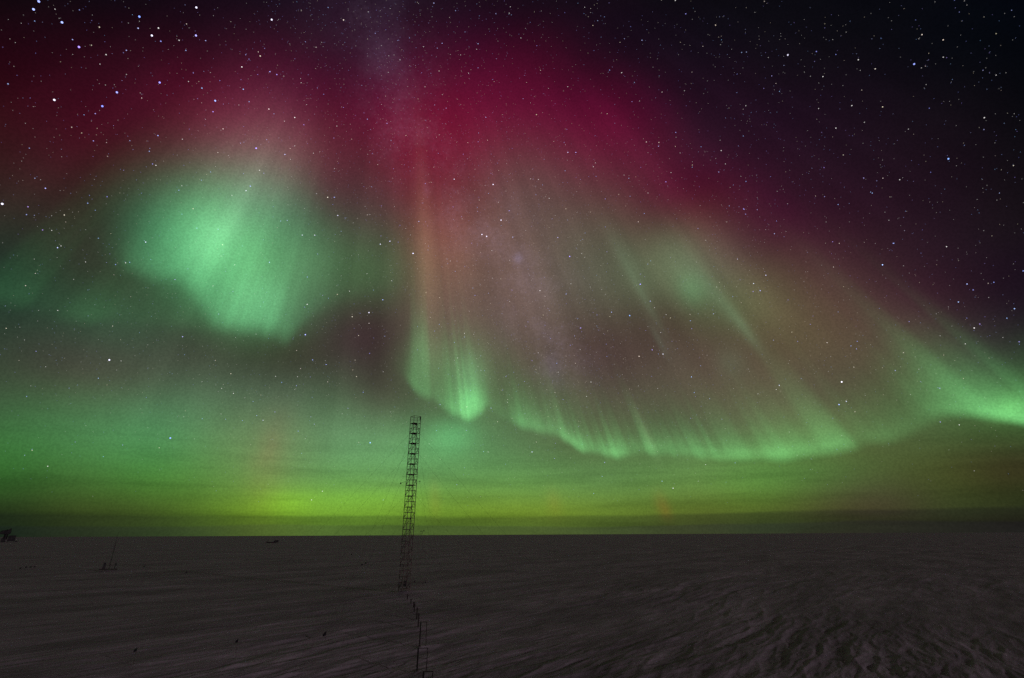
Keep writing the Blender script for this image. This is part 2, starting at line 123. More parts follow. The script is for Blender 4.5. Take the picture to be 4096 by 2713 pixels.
world = bpy.data.worlds.new('World'); SC.world = world; world.use_nodes = True
NT = world.node_tree; NT.nodes.clear()
class N:
    """tiny expression builder over one node tree"""
    def __init__(s, nt): s.nt = nt
    def put(s, sock, v):
        if isinstance(v, bpy.types.NodeSocket): s.nt.links.new(v, sock)
        else: sock.default_value = v
    def m(s, op, a, b=None, c=None):
        n = s.nt.nodes.new('ShaderNodeMath'); n.operation = op; s.put(n.inputs[0], a)
        if b is not None: s.put(n.inputs[1], b)
        if c is not None: s.put(n.inputs[2], c)
        return n.outputs[0]
    def v(s, op, a, b=None, c=None):
        n = s.nt.nodes.new('ShaderNodeVectorMath'); n.operation = op; s.put(n.inputs[0], a)
        if b is not None: s.put(n.inputs[3] if op == 'SCALE' else n.inputs[1], b)
        if c is not None: s.put(n.inputs[2], c)
        return n.outputs['Value'] if op in ('DOT_PRODUCT', 'LENGTH', 'DISTANCE') else n.outputs[0]
    def xyz(s, a, b, c=0.):
        n = s.nt.nodes.new('ShaderNodeCombineXYZ')
        for i, q in enumerate((a, b, c)): s.put(n.inputs[i], q)
        return n.outputs[0]
    def noise(s, vec, scale, detail=2., rough=.5, dims='3D'):
        n = s.nt.nodes.new('ShaderNodeTexNoise'); n.noise_dimensions = dims
        s.put(n.inputs['W'] if dims == '1D' else n.inputs['Vector'], vec)
        n.inputs['Scale'].default_value = scale; n.inputs['Detail'].default_value = detail
        n.inputs['Roughness'].default_value = rough
        return n.outputs['Fac']
    def smooth(s, x, a, b, lo=0., hi=1.):
        n = s.nt.nodes.new('ShaderNodeMapRange'); n.interpolation_type = 'SMOOTHSTEP'
        s.put(n.inputs['Value'], x); n.inputs['From Min'].default_value = a; n.inputs['From Max'].default_value = b
        n.inputs['To Min'].default_value = lo; n.inputs['To Max'].default_value = hi
        return n.outputs['Result']
    def curve(s, x, pts):
        n = s.nt.nodes.new('ShaderNodeFloatCurve'); mp = n.mapping; mp.use_clip = False
        cu = mp.curves[0]
        for k, (a, b) in enumerate(pts):
            p = cu.points[k] if k < 2 else cu.points.new(a, b)
        for p, (a, b) in zip(cu.points, pts): p.location = (a, b); p.handle_type = 'AUTO_CLAMPED'
        mp.update(); s.put(n.inputs['Value'], x)
        return n.outputs[0]
E_ = N(NT)
dirn = NT.nodes.new('ShaderNodeTexCoord').outputs['Generated']
sp = NT.nodes.new('ShaderNodeSeparateXYZ'); NT.links.new(dirn, sp.inputs[0])
DEG = 180/math.pi
az = E_.m('MULTIPLY', E_.m('ARCTAN2', sp.outputs[0], sp.outputs[1]), DEG)
el = E_.m('MULTIPLY', E_.m('ARCSINE', sp.outputs[2]), DEG)
# row coordinate (cubic B-spline across the rows)
srow = E_.m('ADD', E_.m('DIVIDE', el, 5.2), E_.m('ADD', 1., E_.m('MULTIPLY', 1.6, E_.m('SUBTRACT', 1., E_.m('POWER', math.e, E_.m('MULTIPLY', E_.m('MAXIMUM', el, -3.), -1/6))))))
azf = E_.m('MULTIPLY_ADD', az, 1/150, .5)
acc = None
for j, line in enumerate(SKY_ROWS):
    rp = NT.nodes.new('ShaderNodeValToRGB'); cr = rp.color_ramp; cr.interpolation = 'B_SPLINE'
    cols = [tuple(q/10000 for q in line[k:k+3]) for k in range(0, len(line), 3)]
    n_ = len(cols)
    for k in range(n_):
        e = cr.elements[0] if k == 0 else (cr.elements[1] if k == n_-1 else None)
        if e is None: e = cr.elements.new(k/(n_-1))
    cr.elements[0].position = 0; cr.elements[len(cr.elements)-1].position = 1
    for e, c in zip(cr.elements, cols): e.color = (*c, 1)
    NT.links.new(azf, rp.inputs[0])
    a = E_.m('ABSOLUTE', E_.m('SUBTRACT', srow, float(j)))
    w2 = E_.m('POWER', E_.m('MAXIMUM', E_.m('SUBTRACT', 2., a), 0.), 3.)
    w1 = E_.m('POWER', E_.m('MAXIMUM', E_.m('SUBTRACT', 1., a), 0.), 3.)
    w = E_.m('MULTIPLY', E_.m('MULTIPLY_ADD', w1, -4., w2), 1/6)
    term = E_.v('SCALE', rp.outputs[0], w)
    acc = term if acc is None else E_.v('ADD', acc, term)
glow = acc
# magnetic coordinates
ma, mb, mc = (E_.v('DOT_PRODUCT', dirn, q) for q in (ME1, ME2, MAG))
phi = E_.m('MULTIPLY', E_.m('ARCTAN2', ma, mb), DEG)
the = E_.m('MULTIPLY', E_.m('ARCCOSINE', mc), DEG)
# rayed curtains: lower border, brightness and height given along the magnetic angle
phw = E_.m('ADD', phi, E_.m('MULTIPLY', E_.m('MAXIMUM', E_.m('SUBTRACT', phi, 48.), 0.), -.55))       # broader rays towards the right end
ray1 = E_.noise(phw, .42, 2., .45, '1D'); ray2 = E_.noise(E_.m('ADD', phw, 31.7), 1.0, 1., .4, '1D')
def curtain(pts, soft, jagk, hk, ray, col, glow):
    p0, p1 = pts[0][0], pts[-1][0]
    pf = E_.m('MINIMUM', E_.m('MAXIMUM', E_.m('DIVIDE', E_.m('SUBTRACT', phi, p0), p1-p0), 0.), 1.)
    nrm = lambda p: (p-p0)/(p1-p0)
    bord = E_.m('MULTIPLY_ADD', E_.curve(pf, [(nrm(q[0]), (q[1]-30)/60) for q in pts]), 60., 30.)
    inten = E_.m('MAXIMUM', E_.curve(pf, [(nrm(q[0]), q[2]*.8) for q in pts]), 0.)
    inten = E_.m('MULTIPLY', inten, E_.m('MULTIPLY', E_.smooth(phi, p0, p0+1.5), E_.smooth(phi, p1, p1-2.)))
    hgt = E_.m('MULTIPLY', E_.curve(pf, [(nrm(q[0]), q[3]/20) for q in pts]), 20*hk)
    up = E_.m('SUBTRACT', E_.m('MULTIPLY_ADD', E_.m('SUBTRACT', ray1, .5), jagk, bord), the)
    edge = E_.smooth(up, -soft, soft)
    fade = E_.m('POWER', math.e, E_.m('DIVIDE', E_.m('MULTIPLY', E_.m('MAXIMUM', up, 0.), -1.), E_.m('MULTIPLY', hgt, E_.smooth(ray2, .3, .7, 1-ray, 1+ray*1.4))))
    rays = E_.m('MULTIPLY', E_.smooth(ray1, .28, .72, 1-ray*1.3, 1+ray*1.2), E_.smooth(ray2, .3, .7, 1-ray*.5, 1+ray*.4))
    cv = E_.m('MULTIPLY', E_.m('MULTIPLY', inten, edge), E_.m('MULTIPLY', fade, rays))
    return E_.v('MULTIPLY_ADD', E_.xyz(cv, cv, cv), col, glow)
glow = curtain(CURTAIN, .85, .55, .58, .15, (.16, .6, .19), glow)
glow = curtain(CURTAIN_LEFT, 1.5, .5, .45, .1, (.07, .3, .125), glow)
glow = curtain(CURTAIN_LOW, 1.1, .5, 1., .08, (.024, .11, .034), glow)
# faint tall rays over the whole display
pt2 = E_.xyz(phi, the)
tall = E_.m('MULTIPLY', E_.smooth(E_.noise(phi, .22, 2., .5, '1D'), .3, .7, -.07, .07), E_.smooth(the, 12., 30.))
tall = E_.m('MULTIPLY', tall, E_.smooth(the, 60., 50.))
glow = E_.v('SCALE', glow, E_.m('ADD', 1., tall))
# single patches, rays and milky star clouds
mott = E_.smooth(E_.noise(dirn, 9., 4., .62), .3, .7, .55, 1.45)
for k, (p, t, a, b, r, g, bl) in enumerate(BLOBS):
    dlt = E_.v('MULTIPLY', E_.v('SUBTRACT', pt2, (p, t, 0.)), (1/a, 1/b, 0.))
    w = E_.m('POWER', math.e, E_.m('MULTIPLY', E_.v('DOT_PRODUCT', dlt, dlt), -1.))
    if r > .8*g and bl > .9*g: w = E_.m('MULTIPLY', w, mott)
    glow = E_.v('MULTIPLY_ADD', E_.xyz(w, w, w), (r, g, bl), glow)
# milky band: grainy star clouds along a chain of directions, split by dark lanes
mw = None
for a, b in zip(MILKY, MILKY[1:]):
    A_, B_ = Vector(a), Vector(b); ab = B_-A_; L2 = ab.length_squared
    tt = E_.m('MINIMUM', E_.m('MAXIMUM', E_.m('DIVIDE', E_.v('DOT_PRODUCT', E_.v('SUBTRACT', dirn, tuple(A_)), tuple(ab)), L2), 0.), 1.)
    ds = E_.v('DISTANCE', dirn, E_.v('ADD', E_.v('SCALE', tuple(ab), tt), tuple(A_)))
    mw = ds if mw is None else E_.m('MINIMUM', mw, ds)
grain = E_.m('MULTIPLY', E_.smooth(E_.noise(dirn, 14., 5., .65), .38, .66, .1, 1.5), E_.smooth(E_.noise(dirn, 150., 2., .7), .3, .7, .6, 1.4))
mwv = E_.m('MULTIPLY', E_.m('POWER', math.e, E_.m('MULTIPLY', E_.m('MULTIPLY', mw, mw), -1/.075**2)), grain)
mwv = E_.m('MULTIPLY', mwv, E_.m('MULTIPLY', E_.smooth(el, 12., 20.), E_.smooth(el, 52., 34., .42, 1.15)))
glow = E_.v('MULTIPLY_ADD', E_.xyz(mwv, mwv, mwv), (.015, .0115, .017), glow)
# soft unevenness of the glow, thin stratus sheets low over the horizon
soft = E_.smooth(E_.noise(dirn, 3.2, 4., .55), .3, .7, .9, 1.1)
glow = E_.v('SCALE', glow, soft)
cl = E_.noise(E_.xyz(E_.m('MULTIPLY', az, .075), E_.m('MULTIPLY', el, .85), 3.1), 1., 4., .55)
lowm = E_.smooth(el, 13., 4.)
sheet = E_.m('SUBTRACT', 1., E_.m('MULTIPLY', lowm, E_.smooth(cl, .44, .68, 0., .17)))
glow = E_.v('SCALE', glow, sheet)
bk = E_.m('ADD', el, E_.m('MULTIPLY_ADD', E_.noise(E_.xyz(E_.m('MULTIPLY', az, .05), E_.m('MULTIPLY', el, .45), 9.), 1., 4.), .9, -.45))
bank = E_.smooth(bk, 1.68, 2.06)
bank2 = E_.smooth(bk, .72, 1.02)
glow = E_.v('MULTIPLY', glow, E_.v('MULTIPLY_ADD', E_.xyz(bank, bank, bank), (.34, .36, .14), (.66, .64, .86)))
glow = E_.v('MULTIPLY', glow, E_.v('MULTIPLY_ADD', E_.xyz(bank2, bank2, bank2), (.14, .2, -.28), (.86, .8, 1.28)))
# fine noise put into the sky glow, imitating sensor grain
sky_grain = E_.smooth(E_.noise(dirn, 330., 1., .7), .25, .75, .9, 1.1)
glow = E_.v('MAXIMUM', E_.v('SCALE', glow, sky_grain), (0., 0., 0.))
sky = NT.nodes.new('ShaderNodeTexSky'); sky.sky_type = 'NISHITA'; sky.sun_disc = False
sky.sun_elevation = MOON_EL; sky.sun_rotation = MOON_AZ; sky.altitude = 2800
bg1 = NT.nodes.new('ShaderNodeBackground'); NT.links.new(sky.outputs[0], bg1.inputs[0]); bg1.inputs[1].default_value = .0002
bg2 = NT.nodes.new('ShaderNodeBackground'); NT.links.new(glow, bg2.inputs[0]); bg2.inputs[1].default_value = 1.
ad = NT.nodes.new('ShaderNodeAddShader'); NT.links.new(bg1.outputs[0], ad.inputs[0]); NT.links.new(bg2.outputs[0], ad.inputs[1])
wo = NT.nodes.new('ShaderNodeOutputWorld'); NT.links.new(ad.outputs[0], wo.inputs[0])
world.cycles.sampling_method = 'MANUAL'; world.cycles.sample_map_resolution = 256

# the moon: one weak, soft lamp
sl = bpy.data.lights.new('moon', 'SUN'); sl.energy = .4; sl.angle = math.radians(3); sl.color = (1., .78, .88)
so = bpy.data.objects.new('moon', sl); COL.objects.link(so)
md = Vector((math.sin(MOON_AZ)*math.cos(MOON_EL), math.cos(MOON_AZ)*math.cos(MOON_EL), math.sin(MOON_EL)))
so.rotation_euler = md.to_track_quat('Z', 'Y').to_euler()

# ------------------------------------------------------------------ helpers
def tag(o, label=None, cat=None, group=None, kind=None):
    if label: o['label'] = label
    if cat: o['category'] = cat
    if group: o['group'] = group
    if kind: o['kind'] = kind
    return o
def empty(name, loc, rz=0, parent=None):
    o = bpy.data.objects.new(name, None); COL.objects.link(o); o.parent = parent
    o.location = loc; o.rotation_euler = (0, 0, rz); o.empty_display_size = .2
    return o
class MB:
    def __init__(s): s.v = []; s.f = []
    def add(s, vs, fs):
        n = len(s.v); s.v += [tuple(q) for q in vs]; s.f += [tuple(i+n for i in f) for f in fs]; return s
    def bar(s, a, b, r0, r1=None, n=6):
        a, b = Vector(a), Vector(b); r1 = r0 if r1 is None else r1
        z = (b-a).normalized(); x = z.orthogonal().normalized(); y = z.cross(x)
        vs = [p + (x*math.cos(t)+y*math.sin(t))*r for p, r in ((a, r0), (b, r1)) for t in (2*math.pi*(i+.5)/n for i in range(n))]
        fs = [(i, (i+1) % n, n+(i+1) % n, n+i) for i in range(n)] + [tuple(range(n-1, -1, -1)), tuple(range(n, 2*n))]
        return s.add(vs, fs)
    def box(s, c, d, rz=0, taper=1.):
        c = Vector(c); h = Vector(d)/2; vs = []
        for sz in (-1, 1):
            k = taper if sz > 0 else 1
            for sx, sy in ((-1, -1), (1, -1), (1, 1), (-1, 1)):
                q = Vector((sx*h.x*k, sy*h.y*k, sz*h.z)); q.rotate(Matrix.Rotation(rz, 3, 'Z')); vs.append(c+q)
        return s.add(vs, [(3, 2, 1, 0), (4, 5, 6, 7), (0, 1, 5, 4), (1, 2, 6, 5), (2, 3, 7, 6), (3, 0, 4, 7)])
    def prism(s, poly, z0, z1):
        n = len(poly)
        vs = [(x, y, z0) for x, y in poly] + [(x, y, z1) for x, y in poly]
        return s.add(vs, [tuple(range(n-1, -1, -1)), tuple(range(n, 2*n))] + [(i, (i+1) % n, n+(i+1) % n, n+i) for i in range(n)])
    def ball(s, c, r, n=8, k=5, sz=1.):
        c = Vector(c); vs = [c+Vector((0, 0, r*sz))]
        for i in range(1, k):
            t = math.pi*i/k
            vs += [c+Vector((r*math.sin(t)*math.cos(2*math.pi*j/n), r*math.sin(t)*math.sin(2*math.pi*j/n), r*sz*math.cos(t))) for j in range(n)]
        vs.append(c-Vector((0, 0, r*sz))); fs = [(0, 1+j, 1+(j+1) % n) for j in range(n)]
        for i in range(k-2):
            o = 1+i*n; fs += [(o+j, o+n+j, o+n+(j+1) % n, o+(j+1) % n) for j in range(n)]
        o = 1+(k-2)*n; fs += [(o+j, len(vs)-1, o+(j+1) % n) for j in range(n)]
        return s.add(vs, fs)
    def build(s, name, mat, parent=None, loc=(0, 0, 0), smooth=False):
        me = bpy.data.meshes.new(name); me.from_pydata(s.v, [], s.f)
        bm = bmesh.new(); bm.from_mesh(me); bmesh.ops.recalc_face_normals(bm, faces=bm.faces); bm.to_mesh(me); bm.free()
        me.materials.append(mat)
        if smooth: me.polygons.foreach_set('use_smooth', [True]*len(me.polygons))
        o = bpy.data.objects.new(name, me); COL.objects.link(o); o.parent = parent; o.location = loc
        return o
def copy_tree(o, parent=None):
    c = o.copy(); COL.objects.link(c); c.parent = parent
    for ch in o.children: copy_tree(ch, c)
    return c
def mat(name, col, rough=.7, metal=0., var=.25, scale=6., bump=0.):
    mt = bpy.data.materials.new(name); mt.use_nodes = True; nt = mt.node_tree; b = nt.nodes['Principled BSDF']; e = N(nt)
    tc = nt.nodes.new('ShaderNodeTexCoord').outputs['Object']
    nz = e.noise(tc, scale, 5., .6)
    f = e.smooth(nz, .3, .7, 1-var, 1+var)
    nt.links.new(e.v('SCALE', col, f), b.inputs['Base Color'])
    b.inputs['Roughness'].default_value = rough; b.inputs['Metallic'].default_value = metal
    nt.links.new(e.smooth(nz, .3, .7, max(rough-.12, .05), min(rough+.12, 1)), b.inputs['Roughness'])
    if bump:
        bp = nt.nodes.new('ShaderNodeBump'); bp.inputs['Strength'].default_value = bump; nt.links.new(nz, bp.inputs['Height']); nt.links.new(bp.outputs[0], b.inputs['Normal'])
    return mt
M_STEEL = mat('weathered_tower_steel', (.2, .165, .145), .65, .3, .35, 3.)
M_DECK = mat('dark_deck_grating', (.03, .028, .028), .8, .2, .3, 8.)
M_WIRE = mat('steel_wire', (.06, .06, .06), .6, .5)
M_INST = mat('black_instrument_housing', (.02, .02, .022), .5)
M_WOOD = mat('dark_weathered_timber', (.035, .028, .024), .85, 0, .35, 10.)
M_CLOTH = mat('black_flag_cloth', (.012, .013, .018), .9)
M_BAMBOO = mat('weathered_bamboo', (.06, .05, .035), .8)
M_CLAD = mat('dark_building_cladding', (.012, .012, .014), .7, 0, .3, .4)
M_DISH = mat('dark_dish_panels', (.03, .032, .03), .6, .2, .2, .5)  # dark dish panels, tone varied slightly at random

# ------------------------------------------------------------------ the snow: one sheet to the horizon, wind-carved near the camera
rng = np.random.default_rng(11)
PERM = rng.permutation(512); GA = rng.random(512)*2*np.pi; GX, GY = np.cos(GA), np.sin(GA)
def pn(x, y, seed=0):
    x = x+seed*37.17; y = y-seed*91.3
    xi = np.floor(x).astype(np.int64); yi = np.floor(y).astype(np.int64); fx = x-xi; fy = y-yi
    def g(ix, iy, dx, dy):
        h = PERM[(PERM[ix & 511]+iy) & 511]; return GX[h]*dx+GY[h]*dy
    u = fx*fx*fx*(fx*(fx*6-15)+10); v = fy*fy*fy*(fy*(fy*6-15)+10)
    a = g(xi, yi, fx, fy); b = g(xi+1, yi, fx-1, fy); c = g(xi, yi+1, fx, fy-1); e = g(xi+1, yi+1, fx-1, fy-1)
    return (a+(b-a)*u+(c-a)*v+(a-b-c+e)*u*v)*1.5
WIND = math.radians(38)                 # sastrugi run this way, clockwise from the view direction
DRIFTS = [(-18.1, 92., 1.9, .3), (-15.41, 81.25, .5, .1), (-14., 76.51, .6, .14), (-12.84, 72.32, .5, .12), (-12.05, 68.39, .5, .1), (-10.85, 63.44, .5, .1), (-9.72, 58., .5, .1),
          (-7.8, 49., .6, .16), (-6.5, 41., .7, .15), (-5.2, 35., .7, .14), (-110.4, 149.2, 2.2, .3), (-146.3, 164.6, 1.4, .15), (-48.4, 177., 1.5, .2)]
def snow_z(x, y, step):
    """height of the snow; step = local mesh spacing, waves finer than it fade out"""
    wx, wy = math.sin(WIND), math.cos(WIND)
    bend = .8*pn(x/60, y/60, 7)
    u = x*wx+y*wy + 2*bend; v = x*wy-y*wx + 1.0*pn(x/23, y/23, 3) + 2.5*bend
    z = .22*pn(u/55, v/26, 1)
    def k(wl): return np.clip((wl/step-1.2)/2.2, 0, 1)
    patch = np.clip(.8+.8*pn(x/34, y/34, 5), .35, 1.35)
    rough = np.clip(.5+1.1*pn(x/21+5, y/21, 15), 0, 1.2)*np.clip((x+12)/35, .15, 1)     # broken, trampled snow more to the right
    for wu, wv, a, sd in ((22., 4.6, .15, 2), (9.5, 1.9, .125, 4), (4.6, .9, .075, 6), (2.2, .45, .035, 8)):
        n = pn(u/wu, v/wv, sd); rdg = 1-np.abs(n)*2.1
        # sharp undercut crest: steep on the lee side
        z = z + k(wv)*a*patch*(.55*rdg*np.clip(rdg, 0, 1) + .5*n)
    for wl, a, sd in ((2.6, .035, 20), (1.1, .045, 21), (.5, .03, 22)):
        n = pn(u/(wl*1.9), v/wl, sd); z = z + k(wl)*a*rough*n*np.abs(n)**.4
    for bx, by, br, bh in DRIFTS:                     # drifts tailing downwind of what stands in the snow
        du = (x-bx)*wx+(y-by)*wy; dv = (x-bx)*wy-(y-by)*wx
        z = z + bh*np.exp(-(dv/br)**2-(np.where(du > 0, du/(br*3.2), du/(br*.9)))**2)
    return z
def ground():
    ca = np.concatenate([np.arange(-180, -54, 3.), np.linspace(-54, 54, 1150), np.arange(57, 180, 3.)])
    dep = np.concatenate([np.radians(np.arange(17, 3, -.032)), np.radians(np.arange(3, .28, -.022))])
    rr = np.concatenate([[.5, 6, 14, 22], CAM_H/np.tan(dep), [2400, 3500, 6000, 12000, 30000, 90000]])
    A = np.radians(ca)[None, :]; Rr = rr[:, None]
    X = Rr*np.sin(A); Y = Rr*np.cos(A)
    step = np.maximum(np.gradient(rr)[:, None], Rr*np.radians(np.maximum(np.gradient(ca), .01))[None, :]*.6)
    Z = snow_z(X, Y, step)*np.clip((2500-Rr)/1500, 0, 1)
    nr, nc = X.shape
    co = np.stack([X, Y, Z], -1).reshape(-1, 3).astype(np.float32)
    i = np.arange(nr-1)[:, None]*nc; j = np.arange(nc)[None, :]; j2 = (j+1) % nc
    q = np.stack([i+j, i+j2, i+nc+j2, i+nc+j], -1).reshape(-1, 4)[:, ::-1]
    me = bpy.data.meshes.new('snow_ground'); nq = len(q)
    me.vertices.add(len(co)); me.vertices.foreach_set('co', co.ravel())
    me.loops.add(nq*4); me.loops.foreach_set('vertex_index', q.ravel().astype(np.int32))
    me.polygons.add(nq); me.polygons.foreach_set('loop_start', np.arange(nq, dtype=np.int32)*4)
    me.update(calc_edges=True); me.validate()
    me.polygons.foreach_set('use_smooth', np.ones(len(me.polygons), bool))
    o = bpy.data.objects.new('snow_ground', me); COL.objects.link(o)
    mt = bpy.data.materials.new('wind_packed_snow'); mt.use_nodes = True; nt = mt.node_tree; e = N(nt); b = nt.nodes['Principled BSDF']
    tc = nt.nodes.new('ShaderNodeTexCoord').outputs['Object']
    mp = nt.nodes.new('ShaderNodeMapping'); mp.vector_type = 'TEXTURE'; nt.links.new(tc, mp.inputs[0])
    mp.inputs['Rotation'].default_value = (0, 0, -WIND); mp.inputs['Scale'].default_value = (1, 4.5, 1)
    n1 = e.noise(mp.outputs[0], .7, 7., .62); n2 = e.noise(tc, .06, 4., .55); n3 = e.noise(tc, 3.5, 6., .7)
    f = e.m('MULTIPLY', e.smooth(n1, .32, .68, .78, 1.12), e.smooth(n2, .3, .7, .9, 1.08))
    f = e.m('MULTIPLY', f, e.smooth(n3, .3, .7, .9, 1.08))
    n4 = e.noise(mp.outputs[0], .11, 5., .6); f = e.m('MULTIPLY', f, e.smooth(n4, .34, .66, .76, 1.14))
    nt.links.new(e.v('SCALE', (.49, .455, .5), f), b.inputs['Base Color'])
    b.inputs['Roughness'].default_value = .9; b.inputs['Specular IOR Level'].default_value = .15
    bp = nt.nodes.new('ShaderNodeBump'); bp.inputs['Strength'].default_value = .6; bp.inputs['Distance'].default_value = .25
    nt.links.new(e.m('ADD', n1, e.m('MULTIPLY', n3, .3)), bp.inputs['Height']); nt.links.new(bp.outputs[0], b.inputs['Normal'])
    me.materials.append(mt)
    tag(o, 'grey wind-carved snow plain running to the flat horizon', 'snow', kind='structure')
ground()
def gz(x, y): return float(snow_z(np.array([x*1.]), np.array([y*1.]), np.array([.1]))[0])

# ------------------------------------------------------------------ lattice tower
TX, TY = -18.09, 92.04
T_AZ = math.atan2(TX, TY)
SEC, Z0, NSEC = 1.842, .6, 15
R_, TH = .975, math.radians(17.8)
LL = Vector((-R_*math.cos(TH), R_*math.sin(TH), 0)); RR = -LL
NN = Vector((-R_*math.sin(TH), -R_*math.cos(TH), 0)); FF = -NN
up_ = lambda p, z: Vector((p.x, p.y, z))
ring = ((LL, NN), (NN, RR), (RR, FF), (FF, LL))
def tower():
    t = empty('lattice_tower', (TX, TY, 0), -T_AZ)
    tag(t, 'tall dark square lattice tower with decks, ladders and guy wires', 'tower')
    for c in (LL, NN, RR, FF):
        g = MB().bar(up_(c, -1.), up_(c, 29.56), .056, .05, 8)
        for k in range(NSEC+1): g.bar(up_(c, Z0+SEC*k-.07), up_(c, Z0+SEC*k+.07), .06, .06, 8)
        g.build('leg', M_STEEL, t)
    def deck(parent):
        P = [LL*.95, NN*.95, NN.lerp(RR, .5)*.95, FF.lerp(RR, .32)*.95, FF*.95]
        g = MB().prism([(p.x, p.y) for p in P], -.012, .012)
        for k in range(7):
            a = LL.lerp(NN, k/6)*.93; b = FF.lerp(NN.lerp(RR, .5), k/6)*.93
            g.bar(up_(a, -.05), up_(b, -.05), .02, .02, 4)
        return g.build('deck', M_DECK, parent)
    def section():
        s = empty('tower_section', (0, 0, Z0), 0, t)
        for a, b in ring:
            MB().bar(up_(a, 0), up_(b, 0), .042).build('platform_rail', M_STEEL, s)
            MB().bar(up_(a, SEC*.5), up_(b, SEC*.5), .034).build('mid_rail', M_STEEL, s)
        for a, za, b, zb, r in ((NN, SEC, LL, .03, .042), (FF, SEC, LL, .03, .04), (RR, SEC*.5, FF, .03, .036), (FF, SEC, RR, .03, .04),
                                (LL, SEC-.3, NN, SEC*.62, .018), (RR, SEC-.32, NN, SEC*.62, .018)):
            MB().bar(up_(a, za), up_(b, zb), r, r, 5).build('diagonal_brace', M_STEEL, s)
        deck(s)
        a, b = Vector((.42, -.12, 0)), Vector((.06, .1, SEC)); w = Vector((.15, .05, 0)); g = MB()
        g.bar(a-w, b-w, .022, .022, 5).bar(a+w, b+w, .022, .022, 5)
        for k in range(1, 8): q = a.lerp(b, k/8); g.bar(q-w, q+w, .014, .014, 4)
        g.build('ladder', M_STEEL, s)
        return s
    s0 = section()
    for k in range(1, NSEC):
        c = copy_tree(s0, t); c.location = (0, 0, Z0+SEC*k)
    zt = Z0+SEC*NSEC
    for a, b in ring:
        MB().bar(up_(a, zt), up_(b, zt), .034).build('platform_rail', M_STEEL, t)
        MB().bar(up_(a, zt+.7), up_(b, zt+.7), .02).build('mid_rail', M_STEEL, t)
        MB().bar(up_(a, 29.54), up_(b, 29.54), .038).build('top_rail', M_STEEL, t)
    dk = deck(t); dk.location.z = zt
    MB().box((RR.x*.93, RR.y*.93, 29.25), (.24, .24, .42)).bar((RR.x*.93, RR.y*.93, 28.6), (RR.x*.93, RR.y*.93, 29.1), .03).build('instrument_box', M_INST, t)
    MB().box((.05, -.55, 1.42), (.5, .32, .8)).box((.05, -.55, 1.84), (.56, .38, .05)).build('junction_box', M_INST, t)
    # booms with instruments
    def boom(pts, r, name='instrument_boom'):
        g = MB()
        for a, b in zip(pts, pts[1:]): g.bar(a, b, r, r, 6)
        return g.build(name, M_STEEL, t)
    def cups(parent, p):
        g = MB().bar(p, Vector(p)+Vector((0, 0, .16)), .025)
        for k in range(3):
            a = 2.1*k+.3; q = Vector(p)+Vector((.12*math.cos(a), .12*math.sin(a), .16)); g.bar(Vector(p)+Vector((0, 0, .16)), q, .012); g.ball(q, .05)
        g.build('anemometer', M_INST, parent)
    def vane(parent, p):
        p = Vector(p)
        MB().bar(p, p+Vector((0, 0, .12)), .025).bar(p+Vector((-.2, 0, .13)), p+Vector((.22, 0, .13)), .02).box(p+Vector((.2, 0, .17)), (.16, .015, .18)).ball(p+Vector((-.2, 0, .13)), .04).build('wind_vane', M_INST, parent)
    boom([up_(LL, 18.62), (-1.62, .25, 18.66)], .022)
    boom([(-1.1, .3, 19.0), (-.9, .3, 19.0)], .02)
    b = boom([up_(LL, 17.8), (-1.3, .2, 17.75), (-1.78, .15, 17.55)], .024); MB().ball((-1.84, .15, 17.5), .12, 10, 6, 1.1).bar((-1.84, .15, 17.3), (-1.84, .15, 17.5), .05).build('ball_sensor', M_INST, b)
    b = boom([up_(RR, 17.7), (1.45, -.3, 17.82)], .022); MB().ball((1.5, -.3, 17.84), .085, 8, 6).build('ball_sensor', M_INST, b)
    b = boom([up_(LL, 9.06), (-.2, -.9, 9.06), (2.42, -.5, 9.06), (2.42, -.5, 9.42)], .03); vane(b, (2.46, -.5, 9.42)); cups(b, (2.2, -.5, 9.36))
    boom([(2.2, -.5, 9.06), (2.2, -.5, 9.38)], .015, 'boom_upright')
    b = boom([up_(RR, 1.05), (3.2, -.35, 1.05), (3.2, -.35, 1.4)], .03); vane(b, (3.22, -.35, 1.4)); cups(b, (2.95, -.35, 1.3))
    b = boom([(.95, -.3, 1.5), (1.6, -.35, 1.6)], .022); MB().ball((1.62, -.35, 1.68), .12, 8, 6).build('ball_sensor', M_INST, b)
    # guy wires to four buried anchors
    for c in (LL, NN, RR, FF):
        dv = c.normalized()
        for k, dist in ((14, 26.), (12, 22.), (8, 18.), (4, 13.)):
            a = up_(c, Z0+SEC*k); e = dv*dist; g = MB(); p0 = a
            for i in range(1, 9):
                f = i/8; p1 = a.lerp(Vector((e.x, e.y, -.3)), f)-Vector((0, 0, .35*4*f*(1-f))); g.bar(p0, p1, .008, .008, 4); p0 = p1
            g.build('guy_wire', M_WIRE, t)
tower()

